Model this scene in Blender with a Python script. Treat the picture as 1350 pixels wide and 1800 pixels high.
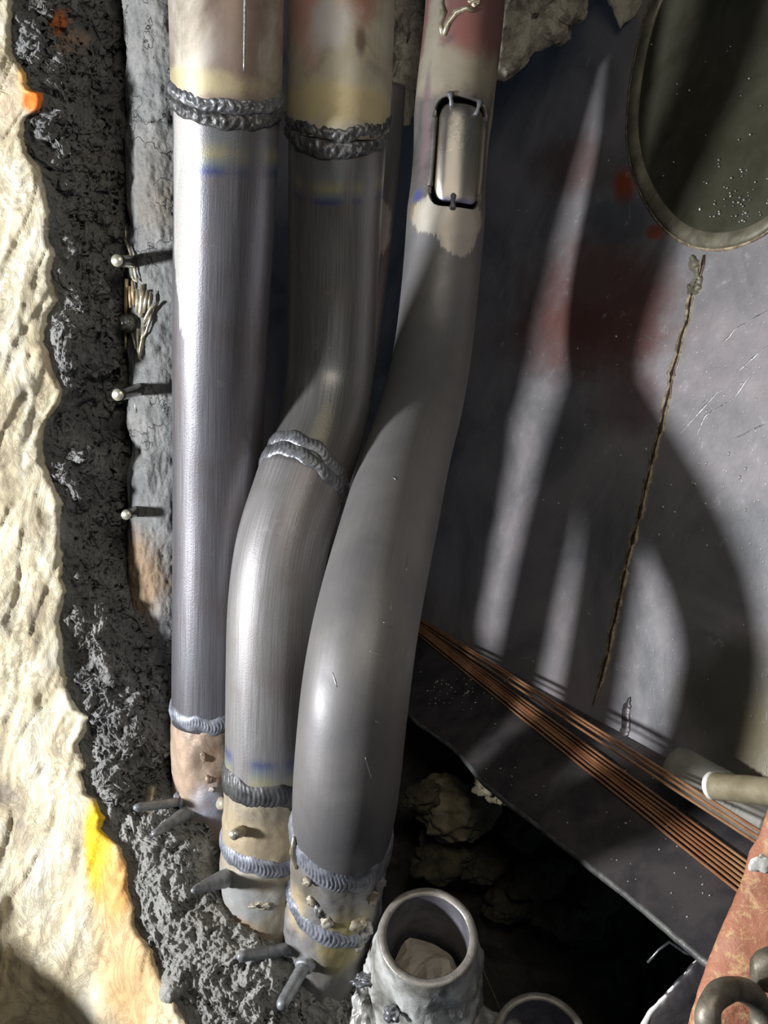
import bpy, math, random
import numpy as np
from mathutils import Vector, noise, Matrix
random.seed(7); rng = np.random.default_rng(7)
for o in list(bpy.data.objects): bpy.data.objects.remove(o)
sc = bpy.context.scene; COL = sc.collection

# ------------------------------------------------------------ camera, world, lights, exposure
F = 1460.0; H = 1.2; RT = 0.032
def P(px, py, d): return Vector(((px-675)/F*d, d, H + (900-py)/F*d))
cam = bpy.data.cameras.new('camera'); co = bpy.data.objects.new('camera', cam); COL.objects.link(co)
co.location = (0, 0, H); co.rotation_euler = (math.pi/2, 0, 0)
cam.sensor_fit = 'VERTICAL'; cam.sensor_height = 24.0; cam.lens = 24.0*F/1800.0; cam.clip_start = .01
sc.camera = co
w = bpy.data.worlds.new('world'); sc.world = w; w.use_nodes = True
w.node_tree.nodes['Background'].inputs[0].default_value = (.50, .70, 1, 1)
w.node_tree.nodes['Background'].inputs[1].default_value = 0.032
def lamp(kind, name, loc, target, power, color, **kw):
    l = bpy.data.lights.new(name, kind); l.energy = power; l.color = color
    for k, v in kw.items(): setattr(l, k, v)
    o = bpy.data.objects.new(name, l); COL.objects.link(o); o.location = loc
    o.rotation_euler = (Vector(target)-Vector(loc)).to_track_quat('-Z', 'Y').to_euler(); return o
lamp('SPOT', 'work_lamp', (-1.009, .102, H-.08), (-.03, .60, H+.02), 92, (.95, .97, 1), spot_size=math.radians(75), spot_blend=.4, shadow_soft_size=.06)
lamp('AREA', 'torch_light', (.10, .0, H+.25), (.05, .65, H+.02), 1.25, (1, .93, .80), size=.18)
sc.view_settings.view_transform = 'Standard'; sc.view_settings.look = 'None'
sc.view_settings.gamma = 1; sc.view_settings.use_curve_mapping = False; sc.view_settings.exposure = 0.0

# ------------------------------------------------------------ node helper
class M:
    def __init__(s, name):
        s.m = bpy.data.materials.new(name); s.m.use_nodes = True; s.t = s.m.node_tree
        s.b = s.t.nodes['Principled BSDF']; s.tc = s.t.nodes.new('ShaderNodeTexCoord')
        s.obj = s.tc.outputs['Object']; s.uv = s.tc.outputs['UV']
    def lk(s, v, sock):
        if isinstance(v, bpy.types.NodeSocket): s.t.links.new(v, sock)
        elif isinstance(v, (int, float)):
            sock.default_value = v if sock.type == 'VALUE' else (v, v, v, 1)[:len(sock.default_value)]
        else:
            v = tuple(v); n = len(sock.default_value); sock.default_value = (v+(1,))[:n] if len(v) < n else v[:n]
    def scale(s, vec, sx, sy, sz, rot=(0, 0, 0)):
        n = s.t.nodes.new('ShaderNodeMapping'); s.lk(vec, n.inputs[0]); n.inputs['Scale'].default_value = (sx, sy, sz)
        n.inputs['Rotation'].default_value = rot; return n.outputs[0]
    def noise(s, sc_, det=4, rough=.55, vec=None, dist=0, col=False):
        n = s.t.nodes.new('ShaderNodeTexNoise'); s.lk(vec or s.obj, n.inputs['Vector'])
        n.inputs['Scale'].default_value = sc_; n.inputs['Detail'].default_value = det
        n.inputs['Roughness'].default_value = rough; n.inputs['Distortion'].default_value = dist
        return n.outputs['Color' if col else 'Fac']
    def vor(s, sc_, vec=None, feat='F1'):
        n = s.t.nodes.new('ShaderNodeTexVoronoi'); n.feature = feat; s.lk(vec or s.obj, n.inputs['Vector']); n.inputs['Scale'].default_value = sc_
        return n.outputs['Distance']
    def math(s, op, a, b=0, c=0):
        n = s.t.nodes.new('ShaderNodeMath'); n.operation = op; s.lk(a, n.inputs[0]); s.lk(b, n.inputs[1])
        if op in ('MULTIPLY_ADD', 'SMOOTH_MIN'): s.lk(c, n.inputs[2])
        return n.outputs[0]
    def step(s, v, a, b, lo=0, hi=1):          # smooth map from a..b to lo..hi
        n = s.t.nodes.new('ShaderNodeMapRange'); n.interpolation_type = 'SMOOTHSTEP'; s.lk(v, n.inputs[0])
        for i, q in enumerate((a, b, lo, hi)): s.lk(q, n.inputs[i+1])
        return n.outputs[0]
    def mix(s, f, a, b):
        n = s.t.nodes.new('ShaderNodeMix'); n.data_type = 'RGBA'; s.lk(f, n.inputs[0]); s.lk(a, n.inputs[6]); s.lk(b, n.inputs[7]); return n.outputs[2]
    def ramp(s, f, *st):
        n = s.t.nodes.new('ShaderNodeValToRGB'); s.lk(f, n.inputs[0]); e = n.color_ramp.elements
        while len(e) < len(st): e.new(.5)
        for q, (p, c) in zip(e, st): q.position = p; q.color = tuple(c)+(1,)
        return n.outputs[0]
    def sep(s, vec):
        n = s.t.nodes.new('ShaderNodeSeparateXYZ'); s.lk(vec, n.inputs[0]); return n.outputs
    def bump(s, h, strength=.5, dist=.002, prev=None):
        n = s.t.nodes.new('ShaderNodeBump'); s.lk(h, n.inputs['Height']); n.inputs['Strength'].default_value = strength
        n.inputs['Distance'].default_value = dist
        if prev: s.lk(prev, n.inputs['Normal'])
        return n.outputs[0]
    def spot(s, x, y, rx, ry, soft=.3, wob=.5, nsc=60, streak=0):      # irregular stain around surface coordinate (x, y), in units of the UV
        u = s.sep(s.uv); nz = s.noise(nsc, 5, .65)
        if streak: nz = s.math('ADD', s.math('MULTIPLY', nz, .4), s.math('MULTIPLY', s.noise(1, 4, .6, s.scale(s.uv, 110, 26, 1, (0, 0, streak))), .6))
        dx = s.math('DIVIDE', s.math('SUBTRACT', u[0], x), rx); dy = s.math('DIVIDE', s.math('SUBTRACT', u[1], y), ry)
        r = s.math('SQRT', s.math('ADD', s.math('MULTIPLY', dx, dx), s.math('MULTIPLY', dy, dy)))
        r = s.math('ADD', r, s.math('MULTIPLY', s.math('SUBTRACT', nz, .5), wob*2))
        return s.step(r, 1-soft, 1+soft, 1, 0)
    def out(s, col, rough=.5, metal=0, normal=None, spec=None):
        s.lk(col, s.b.inputs['Base Color']); s.lk(rough, s.b.inputs['Roughness']); s.lk(metal, s.b.inputs['Metallic'])
        if normal: s.lk(normal, s.b.inputs['Normal'])
        if spec is not None: s.lk(spec, s.b.inputs['Specular IOR Level'])
        return s.m

# ------------------------------------------------------------ object helpers
def tagit(o, label=None, cat=None, group=None, kind=None):
    for k, v in (('label', label), ('category', cat), ('group', group), ('kind', kind)):
        if v: o[k] = v
    return o
def thing(name, loc, label, cat, group=None):
    o = bpy.data.objects.new(name, None); COL.objects.link(o); o.location = loc; o.empty_display_size = .01
    o['off'] = tuple(loc); return tagit(o, label, cat, group)
def off(o):
    v = Vector((0, 0, 0))
    while o: v += o.location; o = o.parent
    return v
def mesh(name, V, Fc, mat, parent=None, uv=None, smooth=True, origin=None, solid=0, bevel=0, sub=0, solid_off=-1):
    base = off(parent)
    if origin is None: origin = Vector(base) if parent else Vector(V[0])
    me = bpy.data.meshes.new(name)
    A = np.array([tuple(v) for v in V]) - np.array(tuple(origin))
    me.from_pydata(A.tolist(), [], [tuple(int(i) for i in f) for f in Fc])
    if uv is not None:
        l = me.uv_layers.new(name='surface'); idx = np.zeros(len(me.loops), int); me.loops.foreach_get('vertex_index', idx)
        l.data.foreach_set('uv', np.array(uv)[idx].astype(np.float32).ravel())
    if smooth: me.polygons.foreach_set('use_smooth', [True]*len(me.polygons))
    me.materials.append(mat); me.update()
    o = bpy.data.objects.new(name, me); COL.objects.link(o)
    if parent: o.parent = parent; o.location = Vector(origin)-Vector(base)
    else: o.location = origin
    if solid: m = o.modifiers.new('solid', 'SOLIDIFY'); m.thickness = solid; m.offset = solid_off
    if bevel: m = o.modifiers.new('bevel', 'BEVEL'); m.width = bevel; m.segments = 2; m.limit_method = 'ANGLE'
    if sub: m = o.modifiers.new('sub', 'SUBSURF'); m.levels = sub; m.render_levels = sub
    return o
def gridfaces(nu, nv, wrap=False):
    f = []
    for j in range(nv-1):
        for i in range(nu if wrap else nu-1):
            a = j*nu+i; b = j*nu+(i+1) % nu; f.append((a, b, b+nu, a+nu))
    return f
def cat(pts, t):                       # smooth interpolation of rows (first column = key)
    pts = np.array(pts, float); k = pts[:, 0]; t = np.atleast_1d(np.array(t, float)); out = []
    m = np.gradient(pts[:, 1:], k, axis=0)
    i = np.clip(np.searchsorted(k, t)-1, 0, len(k)-2); h = k[i+1]-k[i]; u = np.clip((t-k[i])/h, 0, 1)
    u = u[:, None]; h = h[:, None]
    return ((2*u**3-3*u**2+1)*pts[i, 1:] + (u**3-2*u**2+u)*h*m[i] + (-2*u**3+3*u**2)*pts[i+1, 1:] + (u**3-u**2)*h*m[i+1])
def rbf(ctrl, X, Y, s=220.0):          # smooth depth surface through control points
    c = np.array(ctrl, float); D = np.hypot(c[:, None, 0]-c[None, :, 0], c[:, None, 1]-c[None, :, 1])
    n = len(c); A = np.zeros((n+3, n+3)); A[:n, :n] = D; A[:n, n] = A[n, :n] = 1
    A[:n, n+1] = A[n+1, :n] = c[:, 0]/s; A[:n, n+2] = A[n+2, :n] = c[:, 1]/s
    b = np.zeros(n+3); b[:n] = c[:, 2]; wt = np.linalg.solve(A, b)
    X = np.asarray(X, float); Y = np.asarray(Y, float)
    r = wt[n]+wt[n+1]*X/s+wt[n+2]*Y/s
    for i in range(n): r = r+wt[i]*np.hypot(X-c[i, 0], Y-c[i, 1])
    return r
def fr(v, sc_, octs=5, seed=0, H_=.9):
    return noise.fractal(Vector(v)*sc_+Vector((seed, seed*.7, -seed)), H_, 2.1, octs, noise_basis='PERLIN_ORIGINAL')

def shift(ctrl, top, bot):             # lean of a tube: depth added at its top and its foot
    out = []
    for y, x, d in ctrl:
        k = min(1, max(0, (.37-(900-y)/F*d)/.6)); out.append((y, x, d+top*(1-k)+bot*k))
    return out
class Tube:
    def __init__(s, ctrl, r=RT):       # rows: y, centre x, depth
        s.c = ctrl; s.r = r; ys = np.arange(-180.0, 2000.0, 10.0)
        a = np.mean([cat(ctrl, ys+k) for k in (-30, -15, 0, 15, 30)], axis=0)
        s.C = [P(a[i, 0], ys[i], a[i, 1]) for i in range(len(ys))]
    def at(s, y):
        q = (min(1980.0, max(-170.0, float(y)))+180)/10; i = min(len(s.C)-3, max(1, int(q))); u = q-i
        c0, c1, c2, c3 = s.C[i-1:i+3]
        c = c1.lerp(c2, u); t = (c2-c0).lerp(c3-c1, u).normalized()
        n1 = Vector((0, -1, 0)); n1 = (n1-n1.dot(t)*t).normalized(); n2 = n1.cross(t).normalized()
        return c, t, n1, n2
    def pt(s, y, th, r=None, dy=0):
        c, t, n1, n2 = s.at(y); r = s.r if r is None else r
        return c+(n1*math.cos(th)+n2*math.sin(th))*r
    def shell(s, name, y0, y1, mat, parent, nu=72, step=12, dr=0, fn=None, wall=.004, yfn0=None, yfn1=None, hole=None):
        ny = max(3, int((y1-y0)/step)+1); ys = np.linspace(y0, y1, ny); V = []; UV = []
        for j, y in enumerate(ys):
            for i in range(nu):
                th = -math.pi+2*math.pi*i/nu; yy = y
                if yfn0: yy += yfn0(th)*(1-(y-y0)/(y1-y0))
                if yfn1: yy += yfn1(th)*((y-y0)/(y1-y0))
                V.append((th, yy)); UV.append((i/nu, y/1800))
        pts = []
        cache = {}
        for th, yy in V:
            k = round(yy, 1)
            if k not in cache: cache[k] = s.at(yy)
            c, t, n1, n2 = cache[k]; r = s.r+dr+(fn(th, yy) if fn else 0)
            pts.append(c+(n1*math.cos(th)+n2*math.sin(th))*r)
        fc = gridfaces(nu, ny, True)
        if hole:
            fc = [f for f in fc if not all(hole(*V[i]) < 1 for i in f)]
        return mesh(name, pts, fc, mat, parent, uv=UV, solid=wall, solid_off=1)
    def weld(s, name, y, width, height, mat, parent, ripple=70, tilt=lambda th: 0, seed=0, nu=560, rows=13, passes=1, rough=.3):
        V = []; UV = []
        for j in range(rows):
            q = -1+2*j/(rows-1)
            for i in range(nu):
                th = -math.pi+2*math.pi*i/nu
                wob = noise.noise(Vector((math.cos(th)*3+seed, math.sin(th)*3, q*.3)))*width*.25
                lag = .35*q*q            # ripples trail like stacked crescents
                rp = math.sin((th+lag*.35)*ripple + 1.2*noise.noise(Vector((th*4, seed, 0))))
                prof = (1-q*q)**.5 if abs(q) < 1 else 0
                if passes == 2: prof = prof*(.75+.25*math.cos(q*2*math.pi*1.0+math.pi))
                hgt = height*.68*prof*(1+.13*rp)+height*.34*rough*fr((math.cos(th)*8, math.sin(th)*8, q*1.5), 1, 4, seed)*prof-.0006*(1-prof)
                p = s.pt(y+q*width/2+wob+tilt(th), th, s.r+hgt); V.append(p); UV.append((i/nu, (y+q*width/2)/1800))
        return mesh(name, V, gridfaces(nu, rows, True), mat, parent, uv=UV)
def sweep(path, radii, seg=14, cap=True, jit=0, seed=0):
    path = [Vector(p) for p in path]; V = []; n = len(path); ref = None
    for k, p in enumerate(path):
        t = (path[min(k+1, n-1)]-path[max(k-1, 0)]).normalized()
        a = Vector((0, -1, 0)) if abs(t.y) < .9 else Vector((1, 0, 0))
        if ref is not None: a = ref
        a = (a-a.dot(t)*t).normalized(); ref = a; b = t.cross(a)
        for i in range(seg):
            th = 2*math.pi*i/seg; d = a*math.cos(th)+b*math.sin(th); r = radii[k]
            if jit: r *= 1+jit*noise.noise(Vector((p+d*r)*260+Vector((seed, 0, 0))))
            V.append(p+d*r)
    Fc = gridfaces(seg, n, True)
    if cap: Fc.append(tuple(range(seg))[::-1]); Fc.append(tuple((n-1)*seg+i for i in range(seg)))
    return V, Fc
def rod(name, a, b, ra, rb, mat, parent=None, n=12, seg=16, jit=.12, seed=0, tip=0.0, bend=None):
    a = Vector(a); b = Vector(b); pts = []; rad = []
    for k in range(n+1):
        u = k/n; p = a.lerp(b, u)
        if bend is not None: p = p+Vector(bend)*math.sin(u*math.pi)
        pts.append(p); r = ra+(rb-ra)*u
        if tip and u > 1-tip: r *= math.sqrt(max(.05, 1-((u-(1-tip))/tip)**2*.75))
        rad.append(r)
    V, Fc = sweep(pts, rad, seg, True, jit, seed)
    return mesh(name, V, Fc, mat, parent)
def lump(name, poly, d, th, mat, parent=None, n=160, rings=26, amp=.004, fs=60, seed=0, edge=.0, back=.5, dfn=None):
    """solid lump with a traced front outline, real thickness and fractal relief"""
    poly = np.array(poly, float); cl = np.vstack([poly, poly[:1]]); L = np.r_[0, np.cumsum(np.hypot(*np.diff(cl, axis=0).T))]
    t = np.linspace(0, L[-1], n, endpoint=False); bx = np.interp(t, L, cl[:, 0]); by = np.interp(t, L, cl[:, 1])
    if edge:
        for i in range(n):
            bx[i] += edge*noise.noise(Vector((bx[i]*.06, by[i]*.06, seed))); by[i] += edge*noise.noise(Vector((bx[i]*.06, by[i]*.06, seed+9)))
    cx, cy = bx.mean(), by.mean(); V = []
    for side in (1, -1):
        for j in range(rings):
            rho = math.sin((j+1)/rings*math.pi/2) if side == 1 else math.cos(j/rings*math.pi/2+.06)
            for i in range(n):
                x = cx+(bx[i]-cx)*rho; y = cy+(by[i]-cy)*rho
                hgt = math.sqrt(max(0, 1-rho**2))*th*(1 if side == 1 else -back)
                dd = (dfn(x, y) if dfn else d)-hgt; p = P(x, y, dd)
                nz = fr(p, fs, 6, seed)*amp*(1 if rho < .97 else .5)
                p = p+Vector((noise.noise(p*fs*1.3)*amp*.5, -nz, noise.noise(p*fs*1.3+Vector((7, 7, 7)))*amp*.5)); V.append(p)
    Fc = gridfaces(n, 2*rings, True)
    Fc.append(tuple(range(n))); Fc.append(tuple(((2*rings-1)*n+i) for i in range(n))[::-1])
    return mesh(name, V, Fc, mat, parent)
def ball(name, c, r, mat, parent=None, amp=.3, fs=30, seed=0, sub=4, squash=(1, 1, 1), kind=None):
    import bmesh
    bm = bmesh.new(); bmesh.ops.create_icosphere(bm, subdivisions=sub, radius=1)
    V = []
    for v in bm.verts:
        d = v.co.normalized(); q = 1+amp*fr(d, 1.3, 5, seed)
        V.append(Vector(c)+Vector((d.x*squash[0], d.y*squash[1], d.z*squash[2]))*r*q)
    Fc = [[v.index for v in f.verts] for f in bm.faces]; bm.free()
    return mesh(name, V, Fc, mat, parent, origin=None if parent else Vector(c))

# ------------------------------------------------------------ materials
def m_steel(name, tint=(.17, .16, .175), ground=(), bands=(), streak=.5, rough=.40, metal=.6, spots=()):
    m = M(name); u = m.sep(m.uv); st = m.noise(1, 5, .6, m.scale(m.uv, 260, 14, 1)); bl = m.noise(18, 4, .6); fine = m.noise(900, 2, .5)
    c = m.mix(m.step(st, .35, .7), [q*.62 for q in tint], [q*.95 for q in tint])
    c = m.mix(m.math('MULTIPLY', m.step(bl, .45, .7), .45), c, (.16, .12, .11))
    c = m.mix(m.math('MULTIPLY', m.step(m.noise(60, 5, .7), .60, .72), .35), c, (.34, .34, .33))
    r = m.math('ADD', rough, m.math('MULTIPLY', m.math('SUBTRACT', st, .5), .25*streak))
    for (y0, y1, kind) in bands:       # heat tint beside a weld: y0 weld side, y1 fading end
        v = m.math('ADD', u[1], m.math('MULTIPLY', m.math('SUBTRACT', m.noise(1, 3, .7, m.scale(m.uv, 160, 6, 1)), .5), .012))
        v = m.math('ADD', v, m.math('MULTIPLY', m.math('SUBTRACT', m.noise(1, 2, .5, m.scale(m.uv, 5, 3, 1)), .5), .012))
        f = m.step(v, y0/1800, y1/1800)
        n = m.t.nodes.new('ShaderNodeMapRange'); m.lk(v, n.inputs[0]); n.inputs[1].default_value = y0/1800; n.inputs[2].default_value = y1/1800; f = n.outputs[0]
        tc = m.ramp(f, (0, (.16, .15, .15)), (.35, (.22, .24, .25)), (.58, (.42, .38, .22)), (.74, (.20, .24, .26)), (.86, (.06, .08, .22)), (1, [q*.8 for q in tint]))
        msk = m.ramp(f, (0, (0, 0, 0)), (.04, (1, 1, 1)), (.9, (1, 1, 1)), (1, (0, 0, 0))); c = m.mix(m.math('MULTIPLY', m.math('MULTIPLY', msk, .8), m.step(m.noise(1, 2, .5, m.scale(m.uv, 7, 2, 1)), .38, .60)), c, tc)
    for (x, y, rx, ry, col) in spots: c = m.mix(m.math('MULTIPLY', m.spot(x, y/1800, rx, ry/1800, .25, .5, 40), .9), c, col)
    hgt = m.math('ADD', m.math('MULTIPLY', st, .4), m.math('MULTIPLY', fine, .6))
    for (x, y, rx, ry, col) in ground:  # angle-ground bright patches with fine cross scratches
        k = m.spot(x, y/1800, rx, ry/1800, .05, .55, 60, .35); gs = m.noise(1, 3, .6, m.scale(m.uv, 40, 900, 1, (0, 0, .25)))
        c = m.mix(k, c, m.mix(gs, [q*.6 for q in col], col)); r = m.mix(k, r, .34)
        hgt = m.math('ADD', hgt, m.math('MULTIPLY', m.math('MULTIPLY', gs, k), 1.5))
    return m.out(c, r, metal, m.bump(hgt, .25, .0006))
def m_oldpipe(name, cols, rough=.55, metal=.35, sc_=45, bstr=.5, bands=(), spots=(), lower=None, soft=.45):
    m = M(name); n1 = m.noise(sc_, 6, .65, dist=.6); n2 = m.noise(sc_*.35, 4, .6, dist=1.0); n3 = m.noise(500, 3, .6)
    st = m.noise(1, 4, .6, m.scale(m.uv, 90, 8, 1))
    c = m.ramp(n1, (.3, cols[0]), (.5, cols[1]), (.68, cols[2])); c = m.mix(m.math('MULTIPLY', m.step(n2, .5, .62), .7), c, cols[3])
    c = m.mix(m.math('MULTIPLY', m.step(st, .5, .8), .2), c, (.1, .09, .08))
    if lower:
        v = m.math('ADD', m.sep(m.uv)[1], m.math('MULTIPLY', m.math('SUBTRACT', n1, .5), .02)); st2 = m.noise(1, 5, .6, m.scale(m.uv, 260, 10, 1)); c = m.mix(m.step(v, (lower-25)/1800, (lower+25)/1800), c, m.mix(m.step(m.noise(14, 4, .6), .35, .7), m.mix(st2, (.13, .125, .128), (.19, .185, .19)), m.mix(st2, (.17, .16, .155), (.24, .23, .225))))
    for q_ in spots:
        (x, y, rx, ry, col) = q_[:5]; k = m.spot(x, y/1800, rx, ry/1800, .06, .6, 60, .5) if len(q_) > 5 else m.spot(x, y/1800, rx, ry/1800, soft, .8, 50); c = m.mix(m.math('MULTIPLY', k, .8), c, col)
    return m.out(c, m.math('ADD', rough, m.math('MULTIPLY', m.math('SUBTRACT', n1, .5), .4)), metal, m.bump(m.math('ADD', n1, m.math('MULTIPLY', n3, .25)), bstr, .0012))
def m_simple(name, c1, c2, sc_=80, rough=.5, metal=0, bstr=.4, bd=.001, det=6, spec=None):
    m = M(name); n = m.noise(sc_, det, .6, dist=.3); f = m.noise(sc_*7, 3, .6)
    return m.out(m.mix(m.step(n, .35, .65), c1, c2), rough, metal, m.bump(m.math('ADD', n, m.math('MULTIPLY', f, .3)), bstr, bd), spec)

MAT = {}
MAT['tube1'] = m_steel('tube_steel_bright', (.25, .245, .27), ground=[(.37, 300, .05, 190, (.85, .85, .86)), (.40, 420, .042, 150, (.75, .75, .76))], bands=[(205, 310, 0)], rough=.36)
MAT['tube2'] = m_steel('tube_steel_grey', (.21, .205, .20), bands=[(262, 345, 0)], rough=.42, spots=[(.52, 790, .03, 50, (.20, .19, .15))])
MAT['tube2b'] = m_steel('bent_tube_steel', (.30, .29, .29), metal=.45, bands=[(1400, 1295, 0)], rough=.50)
MAT['tube3'] = m_steel('tube_steel_dull', (.20, .195, .205), bands=[(1510, 1462, 0)], rough=.44,
    ground=[(.50, 395, .20, 58, (.52, .48, .42)), (.55, 440, .08, 28, (.55, .50, .46)), (.45, 160, .16, 60, (.45, .41, .33))])
MAT['old1'] = m_oldpipe('old_pipe_buff', [(.15, .12, .09), (.34, .30, .24), (.50, .47, .42), (.20, .13, .11)], metal=.45, sc_=25, bstr=.15, spots=[(.40, 150, .2, 22, (.50, .44, .26))])
MAT['old2'] = m_oldpipe('old_pipe_rust_pink', [(.20, .16, .12), (.38, .34, .26), (.46, .43, .36), (.26, .15, .11)], metal=.35, sc_=22, bstr=.2,
    spots=[(.40, 20, .07, 95, (.50, .27, .24)), (.56, 0, .06, 75, (.30, .13, .09)), (.50, 25, .02, 40, (.55, .25, .06)), (.48, 70, .07, 45, (.50, .49, .50)), (.5, 190, .3, 25, (.48, .40, .22)), (.57, 100, .018, 22, (.12, .07, .05))])
MAT['old3'] = m_oldpipe('old_pipe_red_oxide', [(.20, .10, .09), (.28, .14, .12), (.30, .20, .17), (.22, .12, .10)], metal=.2, sc_=25, bstr=.2,
    spots=[(.46, 160, .25, 50, (.42, .38, .29)), (.37, 110, .09, 90, (.36, .33, .25)), (.6, 175, .05, 60, (.44, .39, .33))])
MAT['stub1'] = m_oldpipe('stub_scorched', [(.20, .15, .11), (.36, .27, .20), (.36, .35, .36), (.42, .26, .17)], sc_=40, bstr=.6, spots=[(.55, 1400, .10, 45, (.30, .32, .40)), (.36, 1330, .08, 60, (.50, .36, .26)), (.5, 1440, .08, 35, (.32, .22, .14))])
MAT['stub2'] = m_oldpipe('stub_buff', [(.20, .17, .13), (.40, .34, .25), (.44, .41, .34), (.30, .26, .20)], sc_=35, bstr=.5, spots=[(.45, 1440, .2, 40, (.46, .37, .24)), (.42, 1535, .13, 36, (.36, .37, .38)), (.44, 1590, .08, 22, (.42, .27, .17))])
MAT['stub3'] = m_oldpipe('stub_yellowed', [(.15, .14, .13), (.27, .26, .26), (.34, .33, .33), (.20, .17, .12)], sc_=38, bstr=.5, spots=[(.36, 1560, .06, 36, (.60, .46, .27)), (.56, 1590, .08, 55, (.36, .30, .12)), (.5, 1690, .3, 60, (.27, .26, .25)), (.50, 1725, .06, 25, (.40, .27, .2))])
def m_weld():
    m = M('weld_metal'); n = m.noise(150, 5, .6); f = m.noise(600, 3, .6)
    c = m.ramp(n, (.3, (.10, .10, .105)), (.55, (.18, .185, .20)), (.72, (.28, .29, .31)))
    return m.out(c, m.math('ADD', .36, m.math('MULTIPLY', n, .25)), .6, m.bump(f, .35, .0005))
MAT['weld'] = m_weld()
MAT['welddark'] = m_simple('weld_metal_dark', (.05, .05, .052), (.12, .12, .12), 120, .45, .5, .4)
MAT['weldblue'] = m_simple('weld_metal_blue_grey', (.15, .16, .19), (.32, .33, .38), 120, .5, .35, .5)
def m_coat():
    m = M('castable_coating'); n = m.noise(28, 6, .65, dist=.5); g = m.noise(420, 5, .7); big = m.noise(9, 3, .5); cr = m.vor(17, m.mix(.12, m.obj, m.noise(25, 4, .6, col=True)), 'DISTANCE_TO_EDGE')
    c = m.ramp(n, (.3, (.11, .11, .12)), (.5, (.19, .19, .185)), (.7, (.28, .275, .26)))
    c = m.mix(m.math('MULTIPLY', m.step(big, .52, .66), .6), c, (.20, .16, .10)); c = m.mix(m.spot(.4, 1010/1800, .12, .04, .5, .6, 30), c, (.28, .19, .11))
    ck = m.step(cr, 0, .016); ck = m.math('MAXIMUM', ck, m.step(big, .5, .46)); c = m.mix(m.math('MULTIPLY', m.step(g, .5, .62), .35), c, (.08, .08, .08)); c = m.mix(m.math('MULTIPLY', m.math('SUBTRACT', 1, ck), .7), c, (.05, .05, .05))
    h = m.math('ADD', m.math('MULTIPLY', ck, .5), m.math('ADD', m.math('MULTIPLY', g, .35), n))
    return m.out(c, .72, .05, m.bump(h, 1.0, .0022))
MAT['coat'] = m_coat()
def m_face():
    m = M('refractory_hot_face'); n = m.noise(16, 8, .62, m.scale(m.obj, 1, 1, .6), dist=1.6); n2 = m.noise(42, 8, .7, m.scale(m.obj, 1, 1, .5), dist=1.0); n3 = m.noise(300, 4, .7)
    c = m.ramp(n, (.30, (.24, .20, .15)), (.43, (.56, .47, .31)), (.52, (.66, .58, .40)), (.60, (.72, .66, .51)), (.70, (.54, .47, .38)))
    vein = m.step(m.math('ABSOLUTE', m.math('SUBTRACT', n2, .5)), 0, .03); c = m.mix(m.math('MULTIPLY', m.math('SUBTRACT', 1, vein), .3), c, (.26, .20, .14))
    c = m.mix(m.math('MULTIPLY', m.step(m.noise(60, 5, .7), .58, .7), .5), c, (.38, .34, .29))
    for (x, y, rx, ry, col, a) in [(175, 1490, 26, 85, (1, .62, .0), 1), (205, 1560, 24, 60, (.95, .38, .05), .9), (62, 176, 26, 22, (.95, .22, .03), 1), (44, 140, 14, 24, (.95, .5, .12), .8),
                                   (225, 1620, 60, 200, (.66, .40, .16), .6), (255, 1740, 60, 80, (.62, .40, .18), .6), (20, 170, 20, 45, (.60, .45, .30), .6), (37, 690, 12, 18, (.28, .25, .2), .7)]:
        c = m.mix(m.math('MULTIPLY', m.spot(x/1800, y/1800, rx/1800, ry/1800, .35, .45, 50), a), c, col)
    h = m.math('ADD', m.math('MULTIPLY', n2, .8), m.math('ADD', m.math('MULTIPLY', vein, .25), m.math('MULTIPLY', n3, .25)))
    return m.out(c, .7, 0, m.bump(h, .55, .003))
MAT['face'] = m_face()
def m_core():
    m = M('broken_castable'); n = m.noise(26, 8, .7, dist=.6); g = m.vor(260, m.mix(.08, m.obj, m.noise(90, 4, .6, col=True))); f = m.noise(500, 5, .75); b = m.noise(9, 4, .6)
    c = m.ramp(n, (.28, (.14, .143, .15)), (.48, (.27, .27, .265)), (.62, (.38, .375, .35)), (.75, (.52, .50, .44)))
    low = m.step(m.sep(m.uv)[1], 1330/1800, 1480/1800); c = m.mix(m.math('MULTIPLY', low, .75), c, m.ramp(n, (.3, (.34, .335, .31)), (.55, (.47, .46, .42)), (.7, (.60, .58, .52))))  # paler towards the bottom: the brighter lighting there is put into the colour
    c = m.mix(m.math('MULTIPLY', m.step(b, .5, .65), .4), c, (.30, .26, .19)); c = m.mix(m.math('MULTIPLY', m.step(g, .0, .25, 1, 0), .3), c, (.05, .05, .05))
    for (x, y, rx, ry, col, a) in [(104, 42, 14, 26, (.9, .25, .05), .95), (125, 75, 26, 22, (.55, .4, .3), .8)]: c = m.mix(m.math('MULTIPLY', m.spot(x/1800, y/1800, rx/1800, ry/1800, .3, .4, 50), a), c, col)
    gl = m.step(m.noise(1400, 2, .6), .62, .70); c = m.mix(m.math('MULTIPLY', gl, .6), c, (.62, .62, .60))
    h = m.math('ADD', m.math('MULTIPLY', n, .6), m.math('ADD', m.math('MULTIPLY', f, .5), m.math('MULTIPLY', g, .25)))
    return m.out(c, m.step(f, .3, .7, .35, .75), .0, m.bump(h, .9, .004), .8)
MAT['core'] = m_core()
MAT['castable'] = m_simple('castable_lump', (.20, .18, .14), (.46, .43, .35), 70, .85, 0, 1.0, .004, 8)
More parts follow.
